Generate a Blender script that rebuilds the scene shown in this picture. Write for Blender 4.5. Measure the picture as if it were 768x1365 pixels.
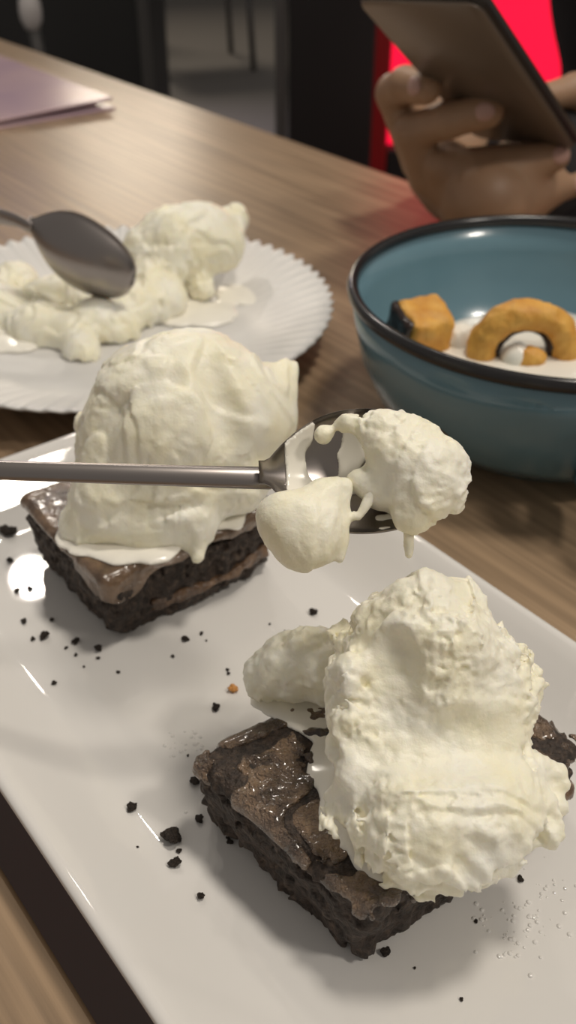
import bpy, math
import numpy as np
from mathutils import Vector, Matrix

scene = bpy.context.scene
for o in list(bpy.data.objects):
    bpy.data.objects.remove(o)

# ------------------------------------------------------------------ camera
PITCH = math.atan2(932, 1300)
cam_data = bpy.data.cameras.new('camera')
cam = bpy.data.objects.new('camera', cam_data)
scene.collection.objects.link(cam)
cam.location = (0, 0, 0.22)                       # table top is z = 0
cam.rotation_euler = (math.pi/2 - PITCH, 0, 0)
cam_data.sensor_fit = 'VERTICAL'
cam_data.sensor_height = 36.0
cam_data.lens = 36.0*1300/1365
cam_data.clip_start = 0.01
cam_data.dof.use_dof = True
cam_data.dof.focus_distance = 0.222
cam_data.dof.aperture_fstop = 17.0
scene.camera = cam

# ------------------------------------------------------------------ world and lamps
world = bpy.data.worlds.new('room_air')
scene.world = world
world.use_nodes = True
world.node_tree.nodes['Background'].inputs[0].default_value = (1.0, 0.93, 0.86, 1)
world.node_tree.nodes['Background'].inputs[1].default_value = 0.23

def lamp(name, loc, target, size, power, color):
    d = bpy.data.lights.new(name, 'AREA')
    d.shape = 'DISK'
    d.size = size
    d.energy = power
    d.color = color
    o = bpy.data.objects.new(name, d)
    scene.collection.objects.link(o)
    o.location = loc
    o.rotation_euler = (Vector(target)-Vector(loc)).to_track_quat('-Z', 'Y').to_euler()
    return o
lamp('ceiling_key_lamp', (0.42, 0.38, 1.60), (0.05, 0.25, 0), 0.24, 9.8, (1.0, 0.92, 0.81))
lamp('ceiling_right_lamp', (1.15, -0.35, 1.60), (0.05, 0.25, 0), 0.24, 9.0, (1.0, 0.92, 0.82))
lamp('ceiling_back_lamp', (-0.745, 2.19, 1.60), (-0.05, 0.3, 0), 0.11, 4.0, (1.0, 0.92, 0.82))
lamp('ceiling_spot_lamp', (-0.42, 2.15, 1.60), (-0.05, 0.3, 0), 0.09, 2.0, (1.0, 0.92, 0.82))
lamp('ceiling_spot_lamp', (0.0, 1.72, 1.60), (-0.05, 0.3, 0), 0.09, 1.6, (1.0, 0.92, 0.82))
lamp('unseen_purple_lamp', (-1.05, 3.9, 0.55), (-0.3, 1.1, 0), 0.45, 12.0, (0.62, 0.50, 1.0))  # unseen lamp, no sign: added to give the table's far left a lilac reflection
lamp('ceiling_far_lamp', (-1.0, 6.2, 1.30), (-0.3, 1.2, 0), 0.80, 26.0, (1.0, 0.86, 0.68))

scene.view_settings.view_transform = 'Standard'
scene.view_settings.look = 'None'
scene.view_settings.gamma = 1.0
scene.view_settings.use_curve_mapping = False
scene.view_settings.exposure = 0.07

# ------------------------------------------------------------------ helpers
C = scene.collection
def link(o, parent=None):
    C.objects.link(o)
    if parent is not None:
        o.parent = parent
    return o
def tag(o, label, cat, group=None, kind=None):
    o['label'] = label
    o['category'] = cat
    if group: o['group'] = group
    if kind: o['kind'] = kind
    return o
def thing(name, label, cat, loc=(0, 0, 0), group=None):
    o = bpy.data.objects.new(name, None)
    o.location = loc
    o.empty_display_size = 0.01
    link(o)
    return tag(o, label, cat, group)
def mesh_obj(name, verts, faces, mat, parent=None, smooth=True):
    """verts in world space; re-centred on the parent empty's location"""
    v = np.asarray(verts, dtype=float)
    if parent is not None:
        v = v - np.array(parent.location)
    me = bpy.data.meshes.new(name)
    me.from_pydata(v.tolist(), [], [list(map(int, f)) for f in faces])
    if smooth:
        me.polygons.foreach_set('use_smooth', [True]*len(me.polygons))
    me.materials.append(mat)
    me.validate()
    me.update()
    o = bpy.data.objects.new(name, me)
    return link(o, parent)
def structure(o):
    o['kind'] = 'structure'
    return o

# --- noise and implicit surfaces
_rs = np.random.RandomState(7)
_T = _rs.permutation(256).astype(np.int32)
_R = _rs.uniform(-1, 1, 256).astype(np.float32)
def vnoise(p, seed=0):
    p = p + np.float32(31.7*seed + 500)
    i = np.floor(p).astype(np.int32)
    f = (p-i).astype(np.float32)
    u = f*f*(3-2*f)
    x, y, z = i[:, 0] & 255, i[:, 1] & 255, i[:, 2] & 255
    x1, y1, z1 = (x+1) & 255, (y+1) & 255, (z+1) & 255
    def h(a, b, c):
        return _R[_T[(a+_T[(b+_T[c]) & 255]) & 255]]
    ux, uy, uz = u[:, 0], u[:, 1], u[:, 2]
    def lx(b, c):
        h0 = h(x, b, c)
        return h0 + (h(x1, b, c)-h0)*ux
    a0 = lx(y, z); a1 = lx(y1, z); b0 = lx(y, z1); b1 = lx(y1, z1)
    a = a0+(a1-a0)*uy
    b = b0+(b1-b0)*uy
    return a+(b-a)*uz
def fbm(p, freq, octaves=3, seed=0):
    s = 0; a = 1.0
    for k in range(octaves):
        s = s + a*vnoise(p*freq*2.03**k, seed+k)
        a *= 0.5
    return s
def smin(a, b, k):
    h = np.clip(0.5+0.5*(b-a)/k, 0, 1)
    return b+(a-b)*h-k*h*(1-h)
def smax(a, b, k):
    return -smin(-a, -b, k)
def sd_sphere(p, s):
    return np.sqrt((p[:, 0]-s[0])**2+(p[:, 1]-s[1])**2+(p[:, 2]-s[2])**2)-s[3]
def sd_capsule(p, a, b, ra, rb=None):
    rb = ra if rb is None else rb
    a = np.array(a[:3], np.float32); b = np.array(b[:3], np.float32)
    ba = b-a
    t = np.clip(((p-a) @ ba)/(ba @ ba), 0, 1)
    q = p-a-t[:, None]*ba
    return np.sqrt((q*q).sum(1))-(ra+(rb-ra)*t)
def sd_ellipsoid(p, c, r, rot=None):
    q = p-np.array(c, np.float32)
    if rot is not None:
        q = q @ np.array(rot, np.float32)          # columns = axes
    r = np.array(r, np.float32)
    k0 = np.sqrt(((q/r)**2).sum(1))
    k1 = np.sqrt(((q/(r*r))**2).sum(1))+1e-9
    return k0*(k0-1)/k1
def sd_rbox(p, half, rad):
    q = np.abs(p)-(np.array(half, np.float32)-rad)
    return np.sqrt((np.maximum(q, 0)**2).sum(1))+np.minimum(q.max(1), 0)-rad
def union_spheres(p, spheres, k):
    d = sd_sphere(p, spheres[0])
    for s in spheres[1:]:
        d = smin(d, sd_sphere(p, s), k)
    return d
def polygonise(base, disp, lo, hi, h, band=0.004):
    """surface nets of base(p)+disp(p) = 0 (disp only near the surface)"""
    lo = np.array(lo, np.float32); hi = np.array(hi, np.float32)
    n = np.ceil((hi-lo)/h).astype(int)+1
    ax = [lo[i]+h*np.arange(n[i], dtype=np.float32) for i in range(3)]
    B = 6                                            # blocks far from the surface are skipped
    nb = (n+B-1)//B
    g = np.stack(np.meshgrid(*[lo[i]+h*(np.arange(nb[i])*B+(B-1)/2) for i in range(3)], indexing='ij'), -1).reshape(-1, 3).astype(np.float32)
    dc = np.concatenate([base(c) for c in np.array_split(g, max(1, len(g)//800000))]).reshape(nb)
    nearb = np.abs(dc) < B*h*1.7+0.0018*(h < 0.05)
    rp = lambda x: np.repeat(np.repeat(np.repeat(x, B, 0), B, 1), B, 2)[:n[0], :n[1], :n[2]]
    val = np.where(rp(dc) < 0, np.float32(-1), np.float32(1)).astype(np.float32)
    sel = np.argwhere(rp(nearb))
    for c in np.array_split(sel, max(1, len(sel)//800000)):
        g = (lo+c*h).astype(np.float32)
        d = base(g).astype(np.float32)
        if disp is not None:
            m = np.abs(d) < band
            if m.any():
                d[m] += disp(g[m], d[m])
        val[c[:, 0], c[:, 1], c[:, 2]] = d
    for a in range(3):                               # close at the border
        sl = [slice(None)]*3
        for e in (0, -1):
            sl[a] = e
            val[tuple(sl)] = np.maximum(val[tuple(sl)], h*0.5)
    ins = val < 0
    c = [slice(None, -1), slice(1, None)]
    cnt = np.zeros(np.array(n)-1, np.int8)
    for dx in (0, 1):
        for dy in (0, 1):
            for dz in (0, 1):
                cnt += ins[c[dx], c[dy], c[dz]]
    act = (cnt > 0) & (cnt < 8)
    idx = np.argwhere(act)
    vid = -np.ones(act.shape, np.int64)
    vid[act] = np.arange(len(idx))
    acc = np.zeros((len(idx), 3)); w = np.zeros(len(idx))
    corners = [(dx, dy, dz) for dx in (0, 1) for dy in (0, 1) for dz in (0, 1)]
    for a in corners:
        for ax_ in range(3):
            if a[ax_] == 0:
                b = list(a); b[ax_] = 1
                va = val[idx[:, 0]+a[0], idx[:, 1]+a[1], idx[:, 2]+a[2]]
                vb = val[idx[:, 0]+b[0], idx[:, 1]+b[1], idx[:, 2]+b[2]]
                m = (va < 0) != (vb < 0)
                t = va[m]/(va[m]-vb[m])
                pt = np.tile(np.array(a, float), (m.sum(), 1))
                pt[:, ax_] += t
                acc[m] += pt
                w[m] += 1
    verts = (idx+acc/w[:, None])*h+lo
    faces = []
    for ax_ in range(3):
        o1, o2 = (ax_+1) % 3, (ax_+2) % 3
        sa = [slice(None)]*3; sb = [slice(None)]*3
        sa[ax_] = slice(None, -1); sb[ax_] = slice(1, None)
        A = ins[tuple(sa)]; B = ins[tuple(sb)]
        e = np.argwhere(A != B)
        e = e[(e[:, o1] > 0) & (e[:, o2] > 0) & (e[:, o1] < n[o1]-1) & (e[:, o2] < n[o2]-1)]
        flip = A[e[:, 0], e[:, 1], e[:, 2]]
        q = []
        for s1, s2 in ((0, 0), (1, 0), (1, 1), (0, 1)):
            k = e.copy(); k[:, o1] -= 1-s1; k[:, o2] -= 1-s2
            q.append(vid[k[:, 0], k[:, 1], k[:, 2]])
        q = np.stack(q, 1)
        q[~flip] = q[~flip][:, ::-1]
        faces.append(q)
    return verts, np.concatenate(faces)
def np_mesh(name, v, f, mat, parent=None):
    v = np.asarray(v, np.float32)
    if parent is not None:
        v = v-np.array(parent.location, np.float32)
    me = bpy.data.meshes.new(name)
    me.vertices.add(len(v)); me.vertices.foreach_set('co', v.astype(np.float32).ravel())
    me.loops.add(f.size); me.loops.foreach_set('vertex_index', f.astype(np.int32).ravel())
    me.polygons.add(len(f))
    me.polygons.foreach_set('loop_start', np.arange(0, f.size, f.shape[1], dtype=np.int32))
    me.update(calc_edges=True)
    me.polygons.foreach_set('use_smooth', np.ones(len(f), bool))
    me.materials.append(mat)
    me.validate(); me.update()
    return link(bpy.data.objects.new(name, me), parent)

# --- simple mesh shapes (world space)
def box_vf(c, s, bevel=0.0, rz=0.0):
    """chamfered box: centre, full size"""
    cx, cy, cz = c
    hx, hy, hz = s[0]/2, s[1]/2, s[2]/2
    b = min(bevel, hx*0.9, hy*0.9, hz*0.9)
    rings = []
    for z, ins in ((-hz, b), (-hz+b, 0), (hz-b, 0), (hz, b)) if b > 0 else ((-hz, 0), (hz, 0)):
        x, y = hx-ins, hy-ins
        if b > 0:
            rings.append([(x, -y+b, z), (x, y-b, z), (x-b, y, z), (-x+b, y, z), (-x, y-b, z), (-x, -y+b, z), (-x+b, -y, z), (x-b, -y, z)])
        else:
            rings.append([(x, -y, z), (x, y, z), (-x, y, z), (-x, -y, z)])
    return loft(rings, True, True, c, rz)
def loft(rings, cap0, cap1, c=(0, 0, 0), rz=0.0):
    v = []; f = []
    n = len(rings[0])
    for r in rings: v += list(r)
    for i in range(len(rings)-1):
        for j in range(n):
            a = i*n+j; b = i*n+(j+1) % n
            f.append((a, b, b+n, a+n))
    if cap0: f.append(tuple(range(n-1, -1, -1)))
    if cap1: f.append(tuple((len(rings)-1)*n+k for k in range(n)))
    v = np.array(v, float)
    cs, sn = math.cos(rz), math.sin(rz)
    v = np.stack([v[:, 0]*cs-v[:, 1]*sn+c[0], v[:, 0]*sn+v[:, 1]*cs+c[1], v[:, 2]+c[2]], 1)
    return v, f
def join_vf(parts):
    V = []; F = []; off = 0
    for v, f in parts:
        V.append(np.asarray(v)); F += [tuple(k+off for k in q) for q in f]; off += len(v)
    return np.concatenate(V), F
def box(name, c, s, mat, parent=None, bevel=0.002, rz=0.0):
    v, f = box_vf(c, s, bevel, rz)
    return mesh_obj(name, v, f, mat, parent, smooth=False)
def tube_vf(pts, radii, n=12):
    pts = [Vector(p) for p in pts]
    rings = []
    up = Vector((0, 0, 1))
    for i, p in enumerate(pts):
        t = (pts[min(i+1, len(pts)-1)]-pts[max(i-1, 0)]).normalized()
        s = t.cross(up)
        if s.length < 1e-3: s = t.cross(Vector((1, 0, 0)))
        s.normalize(); q = s.cross(t)
        r = radii[i] if hasattr(radii, '__len__') else radii
        rings.append([tuple(p+s*math.cos(2*math.pi*k/n)*r+q*math.sin(2*math.pi*k/n)*r) for k in range(n)])
    return loft(rings, True, True)
def lathe_vf(profile, n=96, c=(0, 0, 0), wave=None):
    """closed profile (r, z) turned around z"""
    rings = []
    for k in range(n):
        a = 2*math.pi*k/n
        ring = []
        for (r, z) in profile:
            rr, zz = (r, z) if wave is None else wave(r, z, a)
            ring.append((c[0]+rr*math.cos(a), c[1]+rr*math.sin(a), c[2]+zz))
        rings.append(ring)
    m = len(profile)
    v = [p for r in rings for p in r]; f = []
    for k in range(n):
        k2 = (k+1) % n
        for j in range(m-1):
            f.append((k*m+j, k2*m+j, k2*m+j+1, k*m+j+1))
    return np.array(v), f
def rrect(a, b, r, n=12):
    pts = []
    for cx, cy, a0 in ((a-r, b-r, 0), (-a+r, b-r, 90), (-a+r, -b+r, 180), (a-r, -b+r, 270)):
        for k in range(n+1):
            t = math.radians(a0+90*k/n)
            pts.append((cx+r*math.cos(t), cy+r*math.sin(t)))
    return pts

# ------------------------------------------------------------------ materials
def material(name, color, rough=0.5, metal=0.0, **kw):
    m = bpy.data.materials.new(name)
    m.use_nodes = True
    b = m.node_tree.nodes['Principled BSDF']
    b.inputs['Base Color'].default_value = (*color, 1)
    b.inputs['Roughness'].default_value = rough
    b.inputs['Metallic'].default_value = metal
    for k, v in kw.items():
        b.inputs[k.replace('_', ' ')].default_value = v
    return m
def noise_color(m, scale, stops, detail=4, stretch=None, coord='Object', rough_range=None, distortion=0.0):
    nt = m.node_tree; N = nt.nodes; L = nt.links
    b = N['Principled BSDF']
    tc = N.new('ShaderNodeTexCoord'); mp = N.new('ShaderNodeMapping')
    if stretch: mp.inputs['Scale'].default_value = stretch
    nz = N.new('ShaderNodeTexNoise')
    nz.inputs['Scale'].default_value = scale; nz.inputs['Detail'].default_value = detail
    nz.inputs['Distortion'].default_value = distortion
    cr = N.new('ShaderNodeValToRGB')
    cr.color_ramp.elements[0].position = stops[0][0]; cr.color_ramp.elements[0].color = (*stops[0][1], 1)
    cr.color_ramp.elements[1].position = stops[-1][0]; cr.color_ramp.elements[1].color = (*stops[-1][1], 1)
    for p, c in stops[1:-1]:
        e = cr.color_ramp.elements.new(p); e.color = (*c, 1)
    L.new(tc.outputs[coord], mp.inputs[0]); L.new(mp.outputs[0], nz.inputs['Vector'])
    L.new(nz.outputs['Fac'], cr.inputs[0]); L.new(cr.outputs[0], b.inputs['Base Color'])
    if rough_range:
        mr = N.new('ShaderNodeMapRange')
        mr.inputs['From Min'].default_value = 0.35; mr.inputs['From Max'].default_value = 0.65
        mr.inputs['To Min'].default_value = rough_range[0]; mr.inputs['To Max'].default_value = rough_range[1]
        L.new(nz.outputs['Fac'], mr.inputs['Value']); L.new(mr.outputs[0], b.inputs['Roughness'])
    return m
def bump(m, scale, dist, strength=1.0, detail=3, stretch=None):
    nt = m.node_tree; N = nt.nodes; L = nt.links
    b = N['Principled BSDF']
    tc = N.new('ShaderNodeTexCoord'); mp = N.new('ShaderNodeMapping')
    if stretch: mp.inputs['Scale'].default_value = stretch
    nz = N.new('ShaderNodeTexNoise')
    nz.inputs['Scale'].default_value = scale; nz.inputs['Detail'].default_value = detail
    bp = N.new('ShaderNodeBump')
    bp.inputs['Strength'].default_value = strength; bp.inputs['Distance'].default_value = dist
    L.new(tc.outputs['Object'], mp.inputs[0]); L.new(mp.outputs[0], nz.inputs['Vector'])
    L.new(nz.outputs['Fac'], bp.inputs['Height']); L.new(bp.outputs[0], b.inputs['Normal'])
    return m

M = {}
M['wood'] = material('wood_laminate', (0.33, 0.225, 0.137), 0.31, Specular_IOR_Level=0.6)
def wood_nodes(m):
    nt = m.node_tree; N = nt.nodes; L = nt.links; b = N['Principled BSDF']
    tc = N.new('ShaderNodeTexCoord')
    def layer(scale, stretch, detail, lo, hi, dist=0.0):
        mp = N.new('ShaderNodeMapping'); mp.inputs['Scale'].default_value = stretch
        nz = N.new('ShaderNodeTexNoise'); nz.inputs['Scale'].default_value = scale; nz.inputs['Detail'].default_value = detail
        nz.inputs['Distortion'].default_value = dist
        mr = N.new('ShaderNodeMapRange')
        mr.inputs['From Min'].default_value = 0.3; mr.inputs['From Max'].default_value = 0.7
        mr.inputs['To Min'].default_value = lo; mr.inputs['To Max'].default_value = hi
        L.new(tc.outputs['Object'], mp.inputs[0]); L.new(mp.outputs[0], nz.inputs['Vector']); L.new(nz.outputs['Fac'], mr.inputs['Value'])
        return mr.outputs[0], nz.outputs['Fac']
    a_, _ = layer(14, (0.10, 2.6, 1.0), 6, 0.0, 1.0, 0.3)         # broad figure
    f_, fr = layer(260, (0.035, 1.0, 1.0), 4, 0.70, 1.22)         # fine fibres
    cr = N.new('ShaderNodeValToRGB')
    cr.color_ramp.elements[0].color = (0.285, 0.195, 0.119, 1); cr.color_ramp.elements[1].color = (0.385, 0.270, 0.170, 1)
    L.new(a_, cr.inputs[0])
    mx = N.new('ShaderNodeMix'); mx.data_type = 'RGBA'; mx.blend_type = 'MULTIPLY'; mx.inputs[0].default_value = 1.0
    L.new(cr.outputs[0], mx.inputs[6]); L.new(f_, mx.inputs[7]); L.new(mx.outputs[2], b.inputs['Base Color'])
    bp = N.new('ShaderNodeBump'); bp.inputs['Strength'].default_value = 0.35; bp.inputs['Distance'].default_value = 0.0004
    L.new(fr, bp.inputs['Height']); L.new(bp.outputs[0], b.inputs['Normal'])
wood_nodes(M['wood'])
M['ceramic'] = material('white_glazed_ceramic', (0.74, 0.72, 0.69), 0.035)
M['saucer'] = material('white_fluted_ceramic', (0.72, 0.71, 0.69), 0.38)
M['ice'] = material('vanilla_ice_cream', (0.90, 0.86, 0.73), 0.42, Subsurface_Weight=0.25, Subsurface_Scale=0.004)
M['ice'].node_tree.nodes['Principled BSDF'].inputs['Subsurface Radius'].default_value = (1.0, 0.8, 0.5)
noise_color(M['ice'], 70, [(0.3, (0.96, 0.895, 0.66)), (0.55, (0.97, 0.93, 0.77)), (0.75, (0.97, 0.95, 0.84))], 3)
bump(M['ice'], 1100, 0.0003, 0.5, 3)
M['melt'] = material('melted_ice_cream', (0.93, 0.90, 0.81), 0.18, Subsurface_Weight=0.0, Subsurface_Scale=0.004)
M['cake'] = material('dark_chocolate_cake', (0.03, 0.02, 0.015), 0.6)
noise_color(M['cake'], 500, [(0.35, (0.020, 0.013, 0.009)), (0.55, (0.048, 0.032, 0.023)), (0.75, (0.11, 0.075, 0.052))], 5)
bump(M['cake'], 900, 0.0012, 1.0, 4)
M['glaze'] = material('glossy_chocolate_glaze', (0.12, 0.07, 0.04), 0.22, Coat_Weight=0.5, Coat_Roughness=0.12)
noise_color(M['glaze'], 160, [(0.36, (0.09, 0.055, 0.034)), (0.55, (0.17, 0.108, 0.066)), (0.72, (0.26, 0.165, 0.10))], 5)
bump(M['glaze'], 420, 0.0008, 0.8, 3)
M['crust'] = material('wet_brownie_crust', (0.06, 0.04, 0.028), 0.2, Coat_Weight=0.9, Coat_Roughness=0.12)
noise_color(M['crust'], 130, [(0.34, (0.055, 0.038, 0.028)), (0.48, (0.16, 0.108, 0.075)), (0.62, (0.29, 0.195, 0.125))], 5)
bump(M['crust'], 1000, 0.0030, 1.0, 3)
M['fill'] = material('caramel_chocolate_filling', (0.15, 0.085, 0.05), 0.2)
noise_color(M['fill'], 220, [(0.35, (0.07, 0.04, 0.024)), (0.7, (0.22, 0.13, 0.075))], 4)
bump(M['fill'], 500, 0.001, 1.0)
M['crumb'] = material('brownie_crumb', (0.055, 0.038, 0.028), 0.7)
noise_color(M['crumb'], 3.0, [(0.35, (0.03, 0.02, 0.014)), (0.7, (0.10, 0.07, 0.05))], 4)
bump(M['crumb'], 6.0, 0.15, 0.8)
M['orange'] = material('caramel_crumb', (0.55, 0.25, 0.06), 0.5)
M['steel'] = material('stainless_steel', (0.32, 0.29, 0.275), 0.3, 1.0)
M['enamel'] = material('teal_enamel', (0.085, 0.18, 0.235), 0.2, Coat_Weight=0.3)
noise_color(M['enamel'], 25, [(0.3, (0.128, 0.238, 0.295)), (0.7, (0.150, 0.268, 0.328))], 4)
M['rim'] = material('black_enamel_rim', (0.018, 0.017, 0.018), 0.2)
M['fried'] = material('golden_fried_dough', (0.6, 0.3, 0.07), 0.55)
noise_color(M['fried'], 120, [(0.3, (0.62, 0.27, 0.035)), (0.7, (0.82, 0.46, 0.10))], 4)
bump(M['fried'], 350, 0.001, 0.8)
M['choc'] = material('melted_chocolate', (0.03, 0.016, 0.012), 0.25)
M['skin'] = material('skin', (0.36, 0.215, 0.13), 0.5, Subsurface_Weight=0.15, Subsurface_Scale=0.006)
noise_color(M['skin'], 30, [(0.3, (0.33, 0.195, 0.115)), (0.7, (0.40, 0.245, 0.15))], 3)
M['nail'] = material('fingernail', (0.50, 0.30, 0.25), 0.3)
M['shirt'] = material('dark_cloth', (0.016, 0.013, 0.014), 0.9)
M['hair'] = material('black_hair', (0.012, 0.010, 0.009), 0.6)
M['phone'] = material('bronze_phone_back', (0.15, 0.115, 0.09), 0.3, 0.3)
M['phone_dark'] = material('dark_phone_frame', (0.035, 0.028, 0.024), 0.3, 0.5)
M['lens'] = material('lens_glass', (0.01, 0.01, 0.012), 0.08)
M['pale'] = material('pale_plastic', (0.62, 0.58, 0.56), 0.4)
M['menu'] = material('laminated_menu', (0.50, 0.36, 0.40), 0.22)
noise_color(M['menu'], 9, [(0.35, (0.42, 0.30, 0.38)), (0.65, (0.56, 0.40, 0.42))], 2)
M['floor'] = material('grey_tile', (0.20, 0.185, 0.17), 0.5)
M['wall'] = material('dark_wall', (0.02, 0.018, 0.017), 0.8)
M['black'] = material('black_painted_panel', (0.012, 0.010, 0.010), 0.6)
M['dark'] = material('charcoal_panel', (0.022, 0.021, 0.021), 0.55)
M['greymetal'] = material('grey_metal', (0.11, 0.105, 0.10), 0.45, 0.3)
M['redframe'] = material('red_painted_frame', (0.30, 0.012, 0.014), 0.4)
M['vinyl'] = material('red_vinyl', (0.45, 0.015, 0.025), 0.4)
M['redlit'] = material('red_backlit_panel', (0.5, 0.005, 0.02), 0.4)
_b = M['redlit'].node_tree.nodes['Principled BSDF']
_b.inputs['Emission Color'].default_value = (1.0, 0.006, 0.045, 1)
_b.inputs['Emission Strength'].default_value = 1.1

# ------------------------------------------------------------------ the room
ANG = math.radians(-52)                       # the table and the long plate share this direction
AX = np.array([math.cos(ANG), math.sin(ANG), 0]); AY = np.array([-math.sin(ANG), math.cos(ANG), 0])
def LS(l, s, z=0.0):                          # along the table, across the table, height
    return tuple(AX*l+AY*s+np.array([0, 0, z]))
structure(box('floor', (0, 3.0, -0.775), (9, 10, 0.05), M['floor'], None, 0.0))
structure(box('wall_back', (0, 7.9, 0.75), (9, 0.1, 3.0), M['wall'], None, 0.0))

# two tables pushed almost together: a dark gap runs under the plate's near long side
def local_box(name, l, s, z, size, mat, parent, bevel=0.002):
    """box that keeps its own rotation so that its grain runs along the table"""
    v, f = box_vf((0, 0, 0), size, bevel)
    o = mesh_obj(name, v, f, mat, None, smooth=False)
    o.parent = parent
    o.location = Vector(LS(l, s, z))-parent.location
    o.rotation_euler = (0, 0, ANG)
    return o
def make_table(label, l0, l1, s0, s1):
    lc, sc_ = (l0+l1)/2, (s0+s1)/2
    c = LS(lc, sc_)
    t = thing('dining_table', label, 'table', (c[0], c[1], -0.75))
    local_box('tabletop', lc, sc_, -0.016, (l1-l0, s1-s0, 0.032), M['wood'], t, 0.0012)
    for l in (l0+0.25, l1-0.25):
        local_box('leg', l, sc_, -0.385, (0.07, 0.07, 0.70), M['black'], t, 0.004)
        local_box('foot', l, sc_, -0.742, (0.08, (s1-s0)*0.8, 0.016), M['black'], t, 0.004)
make_table('wood-grain table under both plates and the teal bowl', -1.70, 0.60, 0.062, 0.516)
make_table('wood-grain table edge across a dark gap at the lower left', -1.70, 0.60, -0.60, 0.0345)

# ------------------------------------------------------------------ long plate
plate_c = LS(-0.145, 0.1185)
def plate_rings():
    a, b = 0.167, 0.0783
    rings = []
    for ins, z, r in ((0.034, 0.0, 0.006), (0.030, 0.0, 0.008), (0.029, 0.003, 0.008), (0.020, 0.0055, 0.012), (0.010, 0.0125, 0.016), (0.0022, 0.0188, 0.02), (0.0004, 0.0204, 0.021),
                      (0.0, 0.0212, 0.021), (0.0006, 0.0221, 0.021), (0.0020, 0.0224, 0.02), (0.0034, 0.0219, 0.02), (0.0070, 0.0196, 0.018), (0.0120, 0.0160, 0.015), (0.0175, 0.0124, 0.012),
                      (0.0215, 0.0102, 0.010), (0.0240, 0.0092, 0.0095), (0.0262, 0.0084, 0.009), (0.0282, 0.00805, 0.008), (0.0295, 0.0080, 0.008), (0.031, 0.0080, 0.007), (0.050, 0.0080, 0.006)):
        rings.append([(x, y, z) for x, y in rrect(a-ins, b-ins, max(r, 0.004), 14)])
    return rings
v, f = loft(plate_rings(), True, True, plate_c, ANG)
tag(mesh_obj('serving_plate', v, f, M['ceramic']), 'long white rectangular plate carrying both brownies', 'plate')
PZ = 0.0084

# ------------------------------------------------------------------ brownies
def brownie_frame(p, cl, cs):
    c = np.array(LS(cl, cs), np.float32)
    q = p-c
    return np.stack([q @ AX.astype(np.float32), q @ AY.astype(np.float32), q[:, 2]], 1)
def make_brownie(label, cl, cs, hl, hs, top, seed, fill_z, fill_on, crust_mat, cover, tilt=0.0, shear=0.0, drape=None, cracks=1.0, glints=0.6):
    t = thing('brownie', label, 'brownie', LS(cl, cs, PZ))
    zc = (PZ+top)/2; hz = (top-PZ)/2
    R = math.hypot(hl, hs)+0.006
    c = np.array(LS(cl, cs))
    lo = (c[0]-R, c[1]-R, PZ-0.0012); hi = (c[0]+R, c[1]+R, top+0.006)
    def shape(p, grow=0.0, lift=0.0):
        q = brownie_frame(p, cl, cs)
        l, s, z = q[:, 0], q[:, 1], q[:, 2]
        if shear: s = s-shear*(l+hl)*np.clip(-s/hs, 0, 1)
        wob = 0.0018*vnoise(q*70, seed+3)
        zz = z-zc-lift+0.35*np.maximum(0, 0)-tilt*l
        # sides draw in slightly towards the base, top gently uneven
        k = 1.0+0.06*np.clip((top-z)/(top-PZ), 0, 1)
        qq = np.stack([(l+wob)*k, (s+0.0016*vnoise(q*60, seed+8))*k, zz+0.0011*vnoise(q*55, seed+5)], 1)
        return sd_rbox(qq, (hl+grow, hs+grow, hz+grow), 0.0035)
    def crumb(p, d):
        q = brownie_frame(p, cl, cs)
        side = np.clip((top-0.0015-q[:, 2])/0.003, 0, 1)
        n = fbm(q, 300, 3, seed)
        pores = np.maximum(0, vnoise(q*480, seed+11)-0.15)
        groove = np.exp(-((q[:, 2]-(top-0.0055)+0.0012*vnoise(q*90, 2))/0.0007)**2)*0.0010
        return side*(0.0013*n+0.0022*pores+groove)+(1-side)*0.00045*n
    def cut(p, d):
        d = shape(p)
        return np.maximum(d, PZ-0.0002-p[:, 2])
    v, f = polygonise(lambda p: np.maximum(shape(p), (PZ-0.0001-p[:, 2])), crumb, lo, hi, 0.0006)
    np_mesh('cake', v, f, M['cake'], t)
    # glossy skin on top, ragged where it has cracked or been wiped away
    def skin(p):
        q = brownie_frame(p, cl, cs)
        d = shape(p, 0.0007)
        low = (top-0.0040+0.0022*vnoise(q*110, seed+21))-p[:, 2]-0.0002
        if drape is not None: low = low-drape(q)
        msk = (cover(q)+0.35*fbm(q, 120, 3, seed+31))*0.004
        crack = cracks*0.0010-np.abs(vnoise(q*95, seed+41))*0.006-(1-cracks)*0.003
        return smax(smax(smax(d, low, 0.0008), msk, 0.0010), np.maximum(crack, -0.003), 0.0006)
    v, f = polygonise(skin, lambda p, d: glints*(0.0005*fbm(p, 420, 2, seed+5)*np.clip(0.5+2.0*vnoise(p*70, seed+6), 0.1, 1.3)), lo, hi, 0.0005)
    np_mesh('chocolate_glaze', v, f, crust_mat, t)
    if fill_on is not None:
        def fill(p):
            q = brownie_frame(p, cl, cs)
            d = shape(p, 0.0012)
            band = np.abs(q[:, 2]-fill_z(q)-0.0010*vnoise(q*110, seed+51))-0.0021-0.0010*vnoise(q*90, seed+52)
            return smax(smax(d, band, 0.001), fill_on(q), 0.001)
        v, f = polygonise(fill, lambda p, d: 0.0005*fbm(p, 380, 2, seed+6), lo, hi, 0.0006)
        np_mesh('filling', v, f, M['fill'], t)
    return t
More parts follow.
